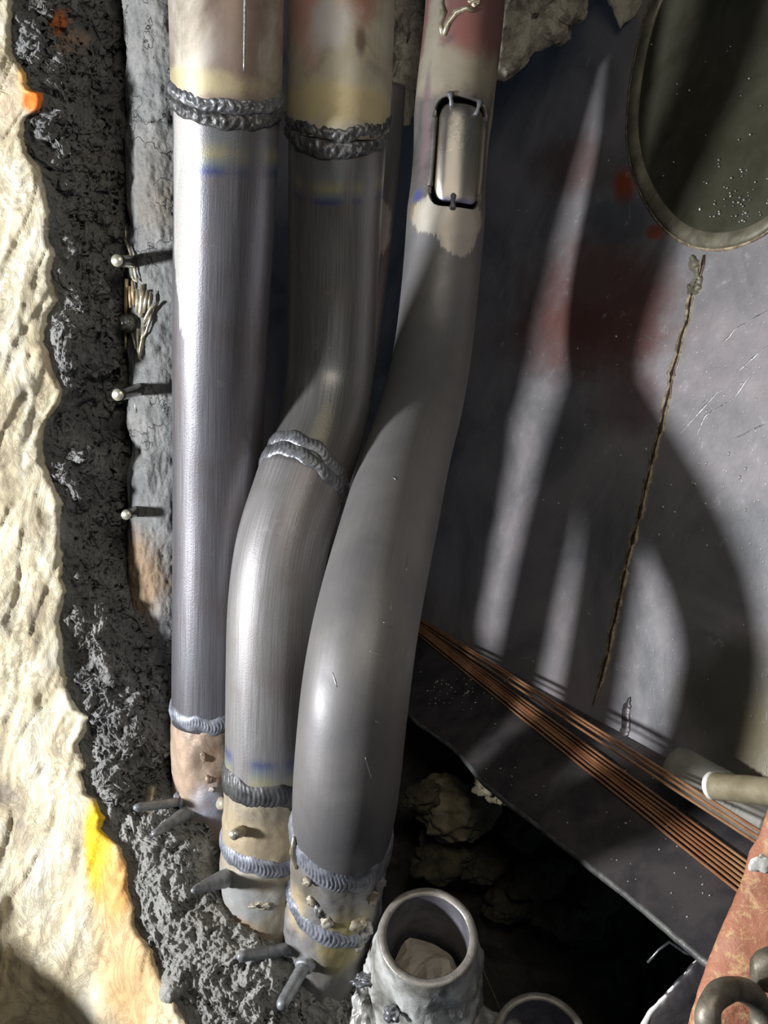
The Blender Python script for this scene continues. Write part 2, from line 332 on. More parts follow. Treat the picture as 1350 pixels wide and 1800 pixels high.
def m_plate():
    m = M('boiler_plate'); n = m.noise(9, 6, .6, dist=.8); n2 = m.noise(70, 6, .7); u = m.uv
    sc1 = m.noise(1, 3, .6, m.scale(u, 18, 300, 1, (0, 0, .75))); sc2 = m.noise(1, 2, .6, m.scale(u, 300, 14, 1, (0, 0, .3)))
    c = m.ramp(n, (.32, (.22, .225, .235)), (.5, (.38, .36, .37)), (.66, (.48, .43, .44)))
    for (x, y, rx, ry, col, a) in [(1095, 325, 20, 30, (.50, .10, .04), .95), (1150, 408, 16, 14, (.48, .11, .05), .9), (1060, 530, 120, 110, (.20, .07, .05), .7), (1000, 290, 60, 50, (.20, .09, .07), .6), (1010, 600, 130, 60, (.22, .07, .05), .5),
                                   (1100, 700, 60, 60, (.20, .08, .08), .5), (1300, 1230, 90, 110, (.13, .12, .08), .8), (1090, 385, 60, 40, (.10, .13, .16), .6), (1340, 1320, 40, 90, (.28, .23, .12), .5)]:
        c = m.mix(m.math('MULTIPLY', m.spot(x/1800, y/1800, rx/1800, ry/1800, .5, .7, 25), a), c, col)
    c = m.mix(m.math('MULTIPLY', m.step(n2, .60, .74), .6), c, (.62, .62, .64))
    k = m.math('MAXIMUM', m.step(sc1, .70, .74), m.step(sc2, .72, .76)); k = m.math('MULTIPLY', k, m.step(m.noise(14, 3, .6), .5, .6)); c = m.mix(m.math('MULTIPLY', k, .7), c, (.6, .6, .62))
    pit = m.step(m.vor(170), .05, .14); h = m.math('ADD', m.math('MULTIPLY', n2, .5), m.math('MULTIPLY', pit, .4))
    return m.out(c, m.math('ADD', .34, m.math('MULTIPLY', n2, .3)), .6, m.bump(h, .35, .0015))
MAT['plate'] = m_plate()
MAT['cover'] = m_simple('cover_steel_olive', (.045, .044, .026), (.075, .072, .05), 20, .42, .3, .15)
MAT['rim'] = m_simple('rim_steel_buff', (.13, .12, .085), (.24, .22, .16), 60, .5, .3, .3)
MAT['seam'] = m_simple('seam_scale_tan', (.16, .11, .07), (.45, .36, .24), 160, .8, 0, .9, .002)
MAT['crack'] = m_simple('crack_black', (.01, .01, .01), (.03, .025, .02), 160, .9, 0, .5)  # near-black tone for the crack strip and the pit bead
MAT['ledge'] = m_simple('ledge_steel_dark', (.055, .052, .056), (.11, .095, .095), 30, .42, .45, .35, .0015, 8)
MAT['edge'] = m_simple('cut_edge_steel', (.25, .25, .25), (.5, .5, .48), 120, .35, .8, .4)
MAT['copper'] = m_simple('copper_coated_rod', (.60, .28, .14), (.78, .45, .24), 40, .30, .65, .05)
MAT['rust'] = (lambda m: (lambda n, n2: m.out(m.mix(m.math('MULTIPLY', m.step(m.noise(130, 8, .8, dist=.8), .50, .60), .8), m.ramp(n, (.3, (.30, .11, .06)), (.5, (.42, .17, .10)), (.7, (.40, .22, .17))), m.mix(n2, (.52, .30, .11), (.60, .46, .26))),
    .6, .05, m.bump(m.math('ADD', n, n2), .6, .0015)))(m.noise(22, 6, .6), m.noise(190, 5, .7)))(M('rusted_flange'))
MAT['loop'] = m_simple('weathered_iron', (.13, .11, .08), (.27, .24, .19), 80, .5, .5, .4)
MAT['roll'] = m_simple('grey_sleeve', (.16, .16, .14), (.24, .23, .20), 60, .6, .1, .3)
MAT['bar'] = m_simple('brown_bar', (.20, .17, .10), (.30, .26, .17), 60, .5, .1, .3)
MAT['white'] = m_simple('pale_cut_end', (.7, .69, .66), (.85, .84, .8), 100, .5, 0, .3)
MAT['stud'] = m_simple('stud_grey', (.17, .18, .19), (.30, .31, .32), 120, .5, .45, .5)
MAT['studend'] = m_simple('stud_end_bright', (.55, .53, .42), (.72, .70, .58), 100, .35, .7, .3)
MAT['slag'] = m_simple('slag_drip', (.34, .30, .20), (.62, .58, .45), 140, .32, .6, .4)
MAT['slagbrown'] = m_simple('slag_drip_brown', (.36, .25, .14), (.60, .46, .28), 140, .35, .5, .4)
MAT['slagdark'] = m_simple('slag_bead_dark', (.07, .07, .065), (.16, .16, .14), 100, .2, .6, .2)
MAT['galv'] = m_simple('ground_pipe_silver', (.24, .23, .20), (.85, .85, .82), 38, .42, .35, .6, .002)
MAT['rimcut'] = m_simple('cut_rim_steel', (.26, .24, .21), (.40, .37, .33), 110, .45, .35, .5)
MAT['bore'] = m_simple('pipe_bore', (.16, .155, .18), (.26, .25, .28), 60, .5, .5, .2)
MAT['paper'] = m_simple('crumpled_paper', (.40, .35, .28), (.55, .49, .40), 25, .85, 0, .4)
def m_patch():
    m = M('ground_patch_steel'); g = m.noise(1, 3, .6, m.scale(m.uv, 30, 700, 1, (0, 0, .5))); n = m.noise(30, 3, .5)
    c = m.mix(g, (.40, .37, .32), (.66, .61, .54)); e = m.step(m.math('ABSOLUTE', m.math('SUBTRACT', m.sep(m.uv)[0], .5)), .36, .5)
    c = m.mix(m.math('MULTIPLY', e, .45), c, (.60, .45, .18))
    k = m.step(m.sep(m.uv)[1], .93, .98); c = m.mix(m.math('MULTIPLY', k, .6), c, (.12, .14, .40))
    return m.out(c, m.math('ADD', .2, m.math('MULTIPLY', n, .15)), .95, m.bump(g, .25, .0005))
MAT['patch'] = m_patch()
MAT['rock'] = m_simple('rubble_brick_dimmed', (.045, .036, .022), (.10, .085, .05), 40, .9, 0, .9, .004)  # darkened copy of the pale brick: the cavity's dimness is put into the colour
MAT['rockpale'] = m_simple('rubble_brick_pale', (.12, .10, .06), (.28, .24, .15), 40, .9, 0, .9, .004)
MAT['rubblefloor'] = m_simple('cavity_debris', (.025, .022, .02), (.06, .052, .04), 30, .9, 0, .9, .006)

# ------------------------------------------------------------ structure: back plate, cavity
def plate_d(x, y):
    inv = 1/.89+(1/.583-1/.89)*(x-880)/470+.189*(y-700)/1000
    return 1/(max(inv, .86)+.03*math.exp(-abs(inv-.86)*12))
LA, LB, LC = P(740, 1095, plate_d(740, 1095)), P(1340, 1425, plate_d(1340, 1425)), P(1000, 1480, .60)
LN = (LB-LA).cross(LC-LA).normalized()
def ledge_d(px, py): r = P(px, py, 1)-Vector((0, 0, H)); return (LA-Vector((0, 0, H))).dot(LN)/r.dot(LN)
nx, ny = 150, 130
top_line = lambda x: np.interp(x, [100, 600, 740, 1150, 1340, 1560], [800, 1020, 1095, 1322, 1425, 1545])
V = []; UV = []
for j in range(ny):
    for i in range(nx):
        x = 250+(1560-250)*i/(nx-1); y = -120+(top_line(x)+8+120)*j/(ny-1); V.append((x, y))
D = [plate_d(x, y) for x, y in V]
pts = []
for (x, y), d in zip(V, D):
    p = P(x, y, d); d2 = fr(p, 7, 3, 3)*.0015; pts.append(P(x, y, d+d2)); UV.append((x/1800, y/1800))
wb = mesh('wall_back', pts, gridfaces(nx, ny), MAT['plate'], uv=UV, solid=.008, solid_off=1); tagit(wb, kind='structure')
# seam, its torn crack and a few welds on the plate
seam = [(1236, 448), (1230, 480), (1217, 510), (1207, 560), (1190, 620), (1178, 670), (1163, 745), (1148, 800), (1132, 870), (1120, 920), (1105, 975), (1093, 1030), (1080, 1090), (1068, 1145), (1056, 1195), (1043, 1240)]
def plate_strip(name, line, hw, lift, mat, parent, jit=.5, n=140, seed=0, base=0):
    L = np.r_[0, np.cumsum(np.hypot(*np.diff(np.array(line, float), axis=0).T))]; t = np.linspace(0, L[-1], n); a = np.array(line, float)
    x = np.interp(t, L, a[:, 0]); y = np.interp(t, L, a[:, 1]); gx, gy = np.gradient(x), np.gradient(y); g = np.hypot(gx, gy); V = []
    for k in range(n):
        q = hw*(1+jit*2*noise.noise(Vector((t[k]*.04, seed, 0)))+jit*noise.noise(Vector((t[k]*.15, seed, 5))))*(min(1, k/6, (n-1-k)/6)+.15)
        off_ = 2.2*noise.noise(Vector((t[k]*.03, seed, 2)))
        for s in (-1, -.5, 0, .5, 1):
            xx = x[k]-gy[k]/g[k]*(s*q+off_); yy = y[k]+gx[k]/g[k]*(s*q+off_); h = lift*(1-s*s)*(1+.5*noise.noise(Vector((xx*.2, yy*.2, seed))))
            V.append(P(xx, yy, plate_d(xx, yy)-h-.0004-base))
    return mesh(name, V, gridfaces(5, n), mat, parent)
plate_strip('seam', seam, 5.5, .0028, MAT['seam'], wb, seed=1)
plate_strip('crack', seam, 1.6, .0012, MAT['crack'], wb, seed=1, base=.0026, jit=.9)
plate_strip('weld_run', [(1215, 448), (1222, 470), (1228, 490), (1218, 512), (1208, 500)], 8, .004, MAT['rim'], wb, seed=4, n=50)
plate_strip('gouge', [(1107, 1225), (1100, 1250), (1098, 1275), (1095, 1300)], 6, .0015, MAT['ledge'], wb, seed=6, n=40)
for k, ln in enumerate([[(1352, 604), (1300, 650), (1240, 712), (1186, 772)], [(1322, 655), (1290, 700), (1240, 730), (1222, 768)], [(1290, 655), (1262, 690), (1228, 712)], [(1130, 585), (1160, 605), (1178, 620)], [(1345, 745), (1310, 762), (1290, 770)], [(1350, 545), (1290, 580), (1262, 610)]]):
    plate_strip('scratch', ln, .9, .0003, MAT['edge'], wb, seed=20+k, n=40)
# weld spatter beads: too many to count, one object
V = []; Fc = []
def addball(c, r, squ=.6):
    b = len(V)
    for a in range(5):
        ph = math.pi*a/4*.5
        for i in range(8): th = 2*math.pi*i/8; V.append(c+Vector((math.sin(ph)*math.cos(th)*r, -math.cos(ph)*r*squ, math.sin(ph)*math.sin(th)*r)))
    for f in gridfaces(8, 5, True): Fc.append(tuple(b+k for k in f))
for k in range(80):
    x = random.choice([random.gauss(1220, 90), random.gauss(960, 90), random.uniform(880, 1340), random.gauss(1260, 40)]); y = random.choice([random.gauss(820, 60), random.uniform(200, 1200), random.gauss(640, 60)])
    if x > 1350 or x < 850 or (x > 1090 and y < 440): continue
    addball(P(x, y, plate_d(x, y)), random.uniform(.0005, .0016))
tagit(mesh('weld_spatter', V, Fc, MAT['plate'], wb), kind='stuff')
# dark cavity lined with debris below the ledge
V = []; UV = []; nx, ny = 110, 110
cc = [(500, 1050, .98), (900, 1100, 1.0), (1400, 1100, .95), (600, 1500, .90), (900, 1500, .92), (1300, 1500, .9), (600, 1900, .80), (900, 1900, .80), (1400, 1900, .78)]
for j in range(ny):
    for i in range(nx):
        x = 480+1000*i/(nx-1); y = 1040+860*j/(ny-1); V.append((x, y))
A = np.array(V); D = rbf(cc, A[:, 0], A[:, 1]); pts = []
for (x, y), d in zip(V, D): p = P(x, y, d); pts.append(P(x, y, d-abs(fr(p, 14, 6, 8))*.05))
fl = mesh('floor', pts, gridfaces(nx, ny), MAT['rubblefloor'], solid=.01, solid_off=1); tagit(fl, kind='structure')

# ------------------------------------------------------------ structure: refractory face at the left
edge = [(-120, 10), (0, 22), (18, 22), (55, 20), (92, 22), (107, 31), (130, 46), (148, 48), (159, 56), (163, 74), (172, 78), (192, 72), (205, 45), (237, 41), (267, 48), (292, 70), (333, 80), (370, 87), (418, 85), (444, 98), (481, 89), (530, 102),
        (555, 85), (600, 76), (622, 87), (648, 93), (685, 109), (707, 107), (728, 93), (743, 80), (778, 76), (807, 78), (837, 89), (859, 98), (885, 111), (915, 106), (955, 106), (981, 111), (1015, 109), (1037, 117), (1063, 111), (1093, 104),
        (1126, 111), (1155, 111), (1193, 117), (1211, 117), (1230, 128), (1248, 139), (1259, 154), (1285, 152), (1296, 148), (1307, 137), (1330, 143), (1344, 152), (1359, 143), (1381, 148), (1398, 156), (1404, 167), (1422, 176), (1437, 185),
        (1456, 178), (1474, 193), (1489, 211), (1515, 222), (1544, 224), (1567, 226), (1585, 233), (1619, 235), (1644, 244), (1652, 256), (1670, 267), (1693, 274), (1719, 281), (1741, 296), (1759, 307), (1778, 315), (1793, 326), (1900, 365)]
E = np.array(edge, float); edge_x = lambda y: float(np.interp(y, E[:, 0], E[:, 1]))
fctrl = [(-900, -100, .60), (-900, 900, .64), (-900, 1850, .55), (-400, -100, .57), (-400, 500, .60), (-400, 1100, .63), (-400, 1850, .50), (-200, 1850, .525), (-200, 1500, .585), (0, -100, .56), (0, 300, .58), (0, 700, .615), (0, 1100, .63), (0, 1400, .63), (0, 1600, .60), (0, 1850, .615),
         (110, 0, .56), (110, 500, .61), (110, 800, .638), (110, 1100, .642), (130, 1300, .625), (120, 1500, .605), (120, 1850, .63), (230, 1500, .590), (240, 1700, .575), (340, 1850, .53)]
nx, ny = 150, 620; V = []
for j in range(ny):
    y = -120+2020*j/(ny-1); ex = edge_x(y)+3.5*noise.noise(Vector((y*.09, 1, 0)))+2*noise.noise(Vector((y*.3, 2, 0)))
    for i in range(nx): u = i/(nx-1); V.append((-1000+(ex+1000)*(u**.45), y, u))
A = np.array(V); D = rbf(fctrl, A[:, 0], A[:, 1]); pts = []; UV = []
for (x, y, u), d in zip(V, D):
    p = P(x, y, d); h = fr((p.x, p.y, p.z*.55), 12, 6, 2)*.004+fr((p.x, p.y, p.z*.6), 45, 5, 5)*.0022
    led = noise.noise(Vector((x*.012+y*.004, y*.0035, 3))); h += .0016*min(1, max(0, (led-.05)*9))+.0012*min(1, max(0, (noise.noise(Vector((x*.03+y*.012, y*.008, 8)))-.0)*12))   # spalled layers
    pts.append(P(x, y, d-h+.004*max(0, (u-.97)/.03)**2)); UV.append((x/1800, y/1800))
wl = mesh('wall_left', pts, gridfaces(nx, ny), MAT['face'], uv=UV, solid=.007, solid_off=1); tagit(wl, kind='structure')

# broken grey castable behind the face and around the tube ends
cctrl = []
face_d = lambda x, y: float(rbf(fctrl, np.array([x]), np.array([y]))[0])
for y in range(-100, 1900, 60):
    ex = edge_x(y); cctrl.append((ex-60, y, face_d(ex-60, y)+.008)); cctrl.append((ex+8, y, face_d(ex, y)+.008))
for x, y, d in [(75, 50, .582), (110, 260, .592), (150, 100, .60), (75, 250, .575), (130, 400, .615), (165, 250, .605), (150, 560, .635), (165, 620, .64), (140, 720, .668), (150, 800, .655), (150, 900, .66), (155, 1000, .66), (170, 500, .635), (200, 200, .635), (210, 500, .67), (215, 750, .705), (200, 950, .70), (185, 350, .635), (180, 820, .675),
                (280, 100, .69), (300, 500, .73), (300, 900, .76), (170, 1130, .645), (210, 1080, .67), (250, 1180, .66), (330, 1200, .69), (180, 1250, .630), (178, 1340, .63), (220, 1300, .630), (290, 1300, .645), (350, 1340, .70), (200, 1400, .605), (240, 1390, .645), (270, 1480, .595),
                (310, 1450, .61), (350, 1490, .60), (400, 1500, .635), (440, 1560, .625), (250, 1560, .583), (300, 1600, .572), (350, 1580, .585), (390, 1610, .58), (440, 1630, .578), (490, 1660, .58), (560, 1600, .65), (300, 1750, .545), (380, 1750, .553), (450, 1760, .560), (500, 1770, .565), (560, 1790, .578),
                (610, 1700, .62), (640, 1620, .64), (620, 1790, .585), (660, 1850, .57), (480, 1880, .555), (340, 1860, .54), (700, 1700, .67), (700, 1500, .75), (640, 1400, .78)]: cctrl.append((x, y, d))
nx, ny = 330, 1050; V = []
for j in range(ny):
    y = -120+2010*j/(ny-1); x0 = edge_x(y)-45; x1 = np.interp(y, [-120, 1250, 1450, 1550, 1650, 1900], [330, 330, 480, 640, 690, 760])
    for i in range(nx): V.append((x0+(x1-x0)*i/(nx-1), y))
A = np.array(V); D = rbf(cctrl, A[:, 0], A[:, 1]); pts = []; UV = []
for (x, y), d in zip(V, D):
    p = P(x, y, d); e = min(1, max(0, (x-edge_x(y)+6)/30)); lowr = min(1, max(0, (y-1400)/120))
    a = (.013-.0065*lowr)*e+.001
    rid = 1-abs(fr(p, 40, 7, 11, .7)); v1 = fr(p, 20, 8, 4, .6)
    vd = noise.voronoi(p*70+Vector((fr(p, 60, 3, 2), fr(p, 60, 3, 3), 0))*.5)[0]; chunk = min(.6, vd[1]-vd[0])
    h = a*(.8*v1+.7*(rid-.7)+.55*chunk)+.0030*e*fr(p, 110, 6, 6, .5)
    q = P(x, y, d-h); q += Vector((noise.noise(p*55), 0, noise.noise(p*55+Vector((5, 5, 5)))))*a*.5
    pts.append(q); UV.append((x/1800, y/1800))
core = mesh('broken_refractory', pts, gridfaces(nx, ny), MAT['core'], uv=UV, solid=.006, solid_off=1)
tagit(core, 'rough grey broken-out refractory concrete between the yellow wall face and the steel tubes', 'refractory concrete')

# ------------------------------------------------------------ boiler tubes
T1 = Tube(shift([(-120,396,.482),(0,398,.490),(300,397,.522),(600,387,.562),(900,382,.600),(1200,377,.616),(1300,376,.620),(1480,373,.628),(1560,372,.632)], -.010, .030))
T2 = Tube([(-120,600,.515),(0,600,.522),(220,594,.540),(400,588,.575),(560,583,.600),(680,577,.612),(760,563,.602),(850,530,.587),(950,498,.576),(1050,484,.573),(1200,479,.576),(1350,476,.585),(1500,470,.597),(1620,466,.61),(1700,463,.62)])
T3 = Tube(shift([(-120,822,.640),(0,818,.645),(200,797,.655),(350,786,.665),(500,774,.680),(620,760,.680),(700,745,.66),(800,715,.613),(900,690,.572),(1000,665,.540),(1100,643,.518),(1200,627,.508),(1300,616,.513),(1400,607,.528),(1500,597,.588),(1600,585,.612),(1700,558,.645),(1800,540,.67)], .027, -.030))
TO = Tube(shift([(-120,299,.545),(0,299,.555),(300,304,.59),(600,303,.625),(900,298,.65),(1100,300,.665),(1250,325,.68)], .049, .042))

def tube_thing(T, y, label):
    return thing('boiler_tube', T.at(y)[0], label, 'pipe')
t1 = tube_thing(T1, 1460, 'straight leftmost bright steel tube with a long silvery ground patch below its top weld')
T1.shell('upper_section', -110, 186, MAT['old1'], t1, dr=.0012)
T1.shell('middle_section', 190, 1262, MAT['tube1'], t1, fn=lambda th, y: -.0003*math.sin(th*2))
T1.shell('lower_section', 1258, 1540, MAT['stub1'], t1, dr=.0002, nu=120, step=5, fn=lambda th, y: .0016*fr((math.cos(th)*2, math.sin(th)*2, y*.02), 1, 5, 3))
tl1 = lambda th: 26*math.cos(th)+6*math.sin(th)-24
T1.weld('weld_bead', 184, 30, .0036, MAT['weld'], t1, 46, tl1, 1, rough=.8); T1.weld('weld_bead', 208, 28, .0034, MAT['welddark'], t1, 40, tl1, 2, rough=.9)
T1.weld('weld_bead', 1246, 30, .0026, MAT['weldblue'], t1, 90, lambda th: 4*math.sin(th), 3)
V = []
c = [T1.pt(y, .50, RT+.0012) for y in np.linspace(-100, 128, 18)]; V, Fc = sweep(c, [.0011*(1-.5*k/17) for k in range(18)], 8, True, .3); mesh('weld_scar', V, Fc, MAT['edge'], t1)
for k, (y, th, ln) in enumerate([(1298, -.02, 22), (1335, .10, 5), (1352, .18, 4), (1380, -.75, 22), (1385, -.60, 10)]):
    c = T1.pt(y, th, RT+.001); ball('slag_bead', c, .0024+.0006*(k % 2), MAT['stub1'] if k < 3 else MAT['weldblue'], t1, .5, seed=k, sub=3, squash=(1, .6, 1.5 if ln > 9 else 1))
def stud(T, parent, a, b, ra, rb, da, db, mat='stud', seed=0, tip=.12, end=None):
    A_, B_ = P(*a, da), P(*b, db); o = rod('stud', A_, B_, ra, rb, MAT[mat], parent, 14, 18, .10, seed, tip)
    d = (A_-B_).normalized(); ring = rod('fillet', A_+d*.004, A_-d*.003, ra*1.6, ra*1.05, MAT[mat], o, 5, 18, .35, seed+3)
    if end: e = rod('bright_end', B_+d*.0008, B_-d*.0008, rb*.92, rb*.85, MAT[end], o, 3, 20, .03, seed)
    return o
stud(T1, t1, (322, 1409), (236, 1420), .0036, .0034, .632, .598, seed=1); stud(T1, t1, (330, 1428), (268, 1468), .0058, .0026, .626, .590, seed=2)
t2 = tube_thing(T2, 1600, 'middle steel tube stepping sideways with a stacked weld at its elbow')
T2.shell('upper_section', -110, 236, MAT['old2'], t2, dr=.0016)
T2.shell('middle_section', 240, 840, MAT['tube2'], t2); T2.shell('bent_section', 836, 1372, MAT['tube2b'], t2, fn=lambda th, y: .0005*math.exp(-((y-850)/14)**2))
T2.shell('lower_section', 1368, 1680, MAT['stub2'], t2, nu=120, step=5, dr=.0003, fn=lambda th, y: .0014*fr((math.cos(th)*2, math.sin(th)*2, y*.02), 1, 5, 6)+.0012*math.exp(-((y-1535)/40)**2))
tl2 = lambda th: 22*math.cos(th)-18
T2.weld('weld_bead', 226, 26, .0036, MAT['welddark'], t2, 40, tl2, 11, rough=.9); T2.weld('weld_bead', 248, 26, .0034, MAT['welddark'], t2, 38, tl2, 12, rough=.9)
te = lambda th: -16*math.cos(th)+14*math.sin(th)+4
T2.weld('weld_bead', 826, 22, .0022, MAT['weld'], t2, 64, te, 13, rough=.3); T2.weld('weld_bead', 846, 24, .0026, MAT['weld'], t2, 58, te, 14, rough=.3)
T2.weld('weld_bead', 1362, 46, .0026, MAT['welddark'], t2, 64, lambda th: 5*math.sin(th), 15, rough=.5)
T2.weld('weld_bead', 1478, 30, .0030, MAT['weldblue'], t2, 80, lambda th: 6*math.sin(th), 16, rough=.35)
o = rod('stud', P(432, 1458, .566), P(411, 1467, .552), .0038, .0036, MAT['stub2'], t2, 6, 18, .2, 3); rod('bright_end', P(411, 1467, .5525), P(410, 1467.5, .5512), .0033, .003, MAT['studend'], o, 3, 18, .05)
rod('stud', P(400, 1412, .60), P(387, 1412, .594), .0036, .0040, MAT['stub2'], t2, 6, 14, .3, 5)
stud(T2, t2, (412, 1538), (338, 1566), .0072, .0026, .585, .535, seed=6, tip=.15)
o = ball('slag_bead', T2.pt(1536, .05, RT+.001), .0042, MAT['stub2'], t2, .8, seed=4, squash=(1.6, .4, .6)); ball('pit', T2.pt(1536, .0, RT+.0025), .0016, MAT['crack'], o, .2, squash=(1.3, .4, .8), sub=3)
t3 = tube_thing(T3, 1760, 'right-hand bent steel tube with a rectangular window cut near its top')
WY, WH, TH0, THW = 288, 90, .21, .80
def hole(th, y): return (abs((th-TH0)/THW)**5+abs((y-WY)/WH)**5)
ho = lambda th, y: hole(th, y)
o3 = None
# upper length with the window; fine grid so that the opening has clean rounded corners
def snap_shell(name, y0, y1, mat, parent, nu=230, step=1.9):
    ys = np.r_[np.arange(y0, 402, step), np.arange(402, y1, 11), y1]; ny = len(ys); V = []; T = []; UV = []; cache = [T3.at(y) for y in ys]; edge_v = {}
    P_ = []
    for j, y in enumerate(ys):
        for i in range(nu): P_.append((-math.pi+2*math.pi*i/nu, y))
    H_ = [hole(*q) for q in P_]; fc = [f for f in gridfaces(nu, ny, True) if not all(H_[i] < 1 for i in f)]
    used = set(i for f in fc for i in f); remap = {}
    for k in sorted(used):
        th, y = P_[k]
        if H_[k] < 1:
            s = (1/max(H_[k], 1e-6))**(1/5); th = TH0+(th-TH0)*s; y = WY+(y-WY)*s
        remap[k] = len(V); wave = .0
        fl_ = .0018*max(0, math.sin((y-205)/165*math.pi)) if (205 < y < 370 and abs(th-TH0) > THW) else 0
        V.append(T3.pt(y, th, RT-fl_)); UV.append(((th+math.pi)/(2*math.pi), y/1800))
    return mesh(name, V, [tuple(remap[i] for i in f) for f in fc], mat, parent, uv=UV, solid=.0042, solid_off=1)
T3.shell('upper_section', -110, 176, MAT['old3'], t3, dr=0) if False else None
MAT['t3top'] = m_oldpipe('window_section_steel', [(.10, .095, .09), (.16, .15, .14), (.24, .22, .20), (.14, .12, .12)], metal=.45, sc_=30, bstr=.12, lower=372,
    spots=[(.5, 20, .6, 140, (.26, .12, .105)), (.50, 150, .3, 42, (.40, .36, .27)), (.36, 95, .05, 80, (.38, .36, .28)), (.62, 70, .03, 60, (.24, .12, .11)), (.52, 90, .07, 40, (.30, .12, .11)), (.71, 230, .03, 70, (.40, .36, .28)), (.37, 250, .02, 90, (.22, .15, .16)), (.36, 358, .03, 12, (.08, .10, .30)), (.36, 385, .035, 16, (.36, .28, .14)),
           (.5, 392, .17, 34, (.50, .46, .39), 1), (.55, 415, .09, 44, (.52, .47, .42), 1)])
snap_shell('windowed_section', -110, 1468, MAT['t3top'], t3)
T3.shell('lower_section', 1464, 1790, MAT['stub3'], t3, nu=120, step=5, dr=.0003, fn=lambda th, y: .0016*fr((math.cos(th)*2, math.sin(th)*2, y*.02), 1, 5, 9)-.004*max(0, (y-1620)/170))
T3.weld('weld_bead', 1462, 34, .0030, MAT['weldblue'], t3, 80, lambda th: 10*math.sin(th)+2, 21, rough=.4)
T3.weld('weld_bead', 1578, 26, .0030, MAT['weldblue'], t3, 70, lambda th: 14*math.sin(th), 22, rough=.7)
stud(T3, t3, (508, 1668), (418, 1682), .0042, .0036, .575, .545, seed=8); stud(T3, t3, (535, 1697), (492, 1772), .0046, .0040, .560, .525, seed=9)
ball('slag_bead', T3.pt(1478, -.55, RT+.002), .0032, MAT['stub2'], t3, .4, seed=2, sub=3)
V, Fc = sweep([T3.pt(1435, -1.05, RT+.001), T3.pt(1455, -.98, RT+.0025), T3.pt(1482, -.92, RT+.001)], [.0008, .0026, .001], 10); mesh('slag_flake', V, Fc, MAT['slag'], t3)
for k, (y, th, r) in enumerate([(1518, -.45, .003), (1536, -.30, .0028), (1555, .55, .005), (1570, .75, .005), (1550, -.1, .0035), (1592, .7, .004), (1515, .85, .0045), (1500, 1.0, .004)]):
    ball('slag_bead', T3.pt(y, th, RT+.0005), r, MAT['stub3' if k % 2 else 'stub2'], t3, .8, seed=k+20, sub=3, squash=(1, .6, 1.2))
# runs of metal above the window
for ln in ([(775, 28), (773, 45), (776, 60), (771, 80), (774, 98)], [(776, 100), (782, 80), (795, 62), (812, 54), (826, 56)]):
    pts = []
    for x, y in ln:
        c, *_ = T3.at(y); s = max(-.95, min(.95, ((x-(c.x/c.y*F+675))*c.y/F)/RT)); pts.append(T3.pt(y, math.asin(s), RT+.0006))
    V, Fc = sweep(pts, [.0018, .0022, .0026, .0022, .0014][:len(pts)], 10, True, .4); mesh('slag_drip', V, Fc, MAT['slag'], t3)
ball('slag_bead', T3.pt(38, .17, RT+.0005), .0045, MAT['slag'], t3, .5, seed=5, squash=(1, .5, 1))

for k, (y, th, dy, dth) in enumerate([(1085, .35, 20, .05), (1120, .30, 3, .22), (1160, .15, 4, .30), (1190, -.45, 16, .12), (1240, .42, 5, .12), (1290, .30, 40, .18), (1010, .5, 26, .03), (900, -.2, 5, .1), (600, .3, 34, -.04)]):
    V, Fc = sweep([T3.pt(y+dy*q, th+dth*q, RT+.0001) for q in np.linspace(0, 1, 8)], [.00008+.00022*math.sin(math.pi*q) for q in np.linspace(0, 1, 8)], 6); mesh('scratch', V, Fc, MAT['edge'], t3)
# ground patch held in the window by three tacks
pt = thing('window_patch', T3.pt(WY, TH0, RT-.002), 'shiny ground steel patch held by three tacks inside the window of the right tube', 'metal patch')
V = []; UV = []; n_, rg = 120, 24
for j in range(rg):
    rho = (j+1)/rg
    for i in range(n_):
        a = 2*math.pi*i/n_; cx, sx = math.cos(a), math.sin(a); k = (abs(cx)**5+abs(sx)**5)**(-1/5); u, v = cx*k*rho, sx*k*rho
        th = TH0+.045+u*THW*.90; y = WY+1+v*WH*.90; r = RT-.0012-.0016*rho**8-.0009*max(0, -u-.6)/.4
        V.append(T3.pt(y, th, r)); UV.append((.5+u/2, .5+v/2))
Fc = gridfaces(n_, rg, True); Fc.append(tuple(range(n_))[::-1])
mesh('plate', V, Fc, MAT['patch'], pt, uv=UV, solid=.004, solid_off=-1)
for k, (y0, th0, y1, th1) in enumerate([(197, -.16, 216, -.10), (201, .62, 222, .56), (380, .10, 360, .10)]):
    a = T3.pt(y0, th0, RT+.0008); b = T3.pt(y1, th1, RT-.0006); m_ = a.lerp(b, .5)
    V, Fc = sweep([a+(a-b)*.15, a, m_, b, b+(b-a)*.15], [.0016, .0030, .0015, .0024, .0012], 14, True, .2, k); mesh('tack_weld', V, Fc, MAT['weld'], pt)
# straight tube hardly seen between the second and third
TB = Tube([(-120, 655, .68), (0, 653, .69), (300, 638, .73), (600, 606, .78), (800, 578, .82), (1200, 540, .88)])
tb = thing('boiler_tube', TB.at(800)[0], 'dark tube in the shade behind the middle tube, only its right edge showing', 'pipe')
TB.shell('section', 150, 1150, MAT['tube3'], tb)

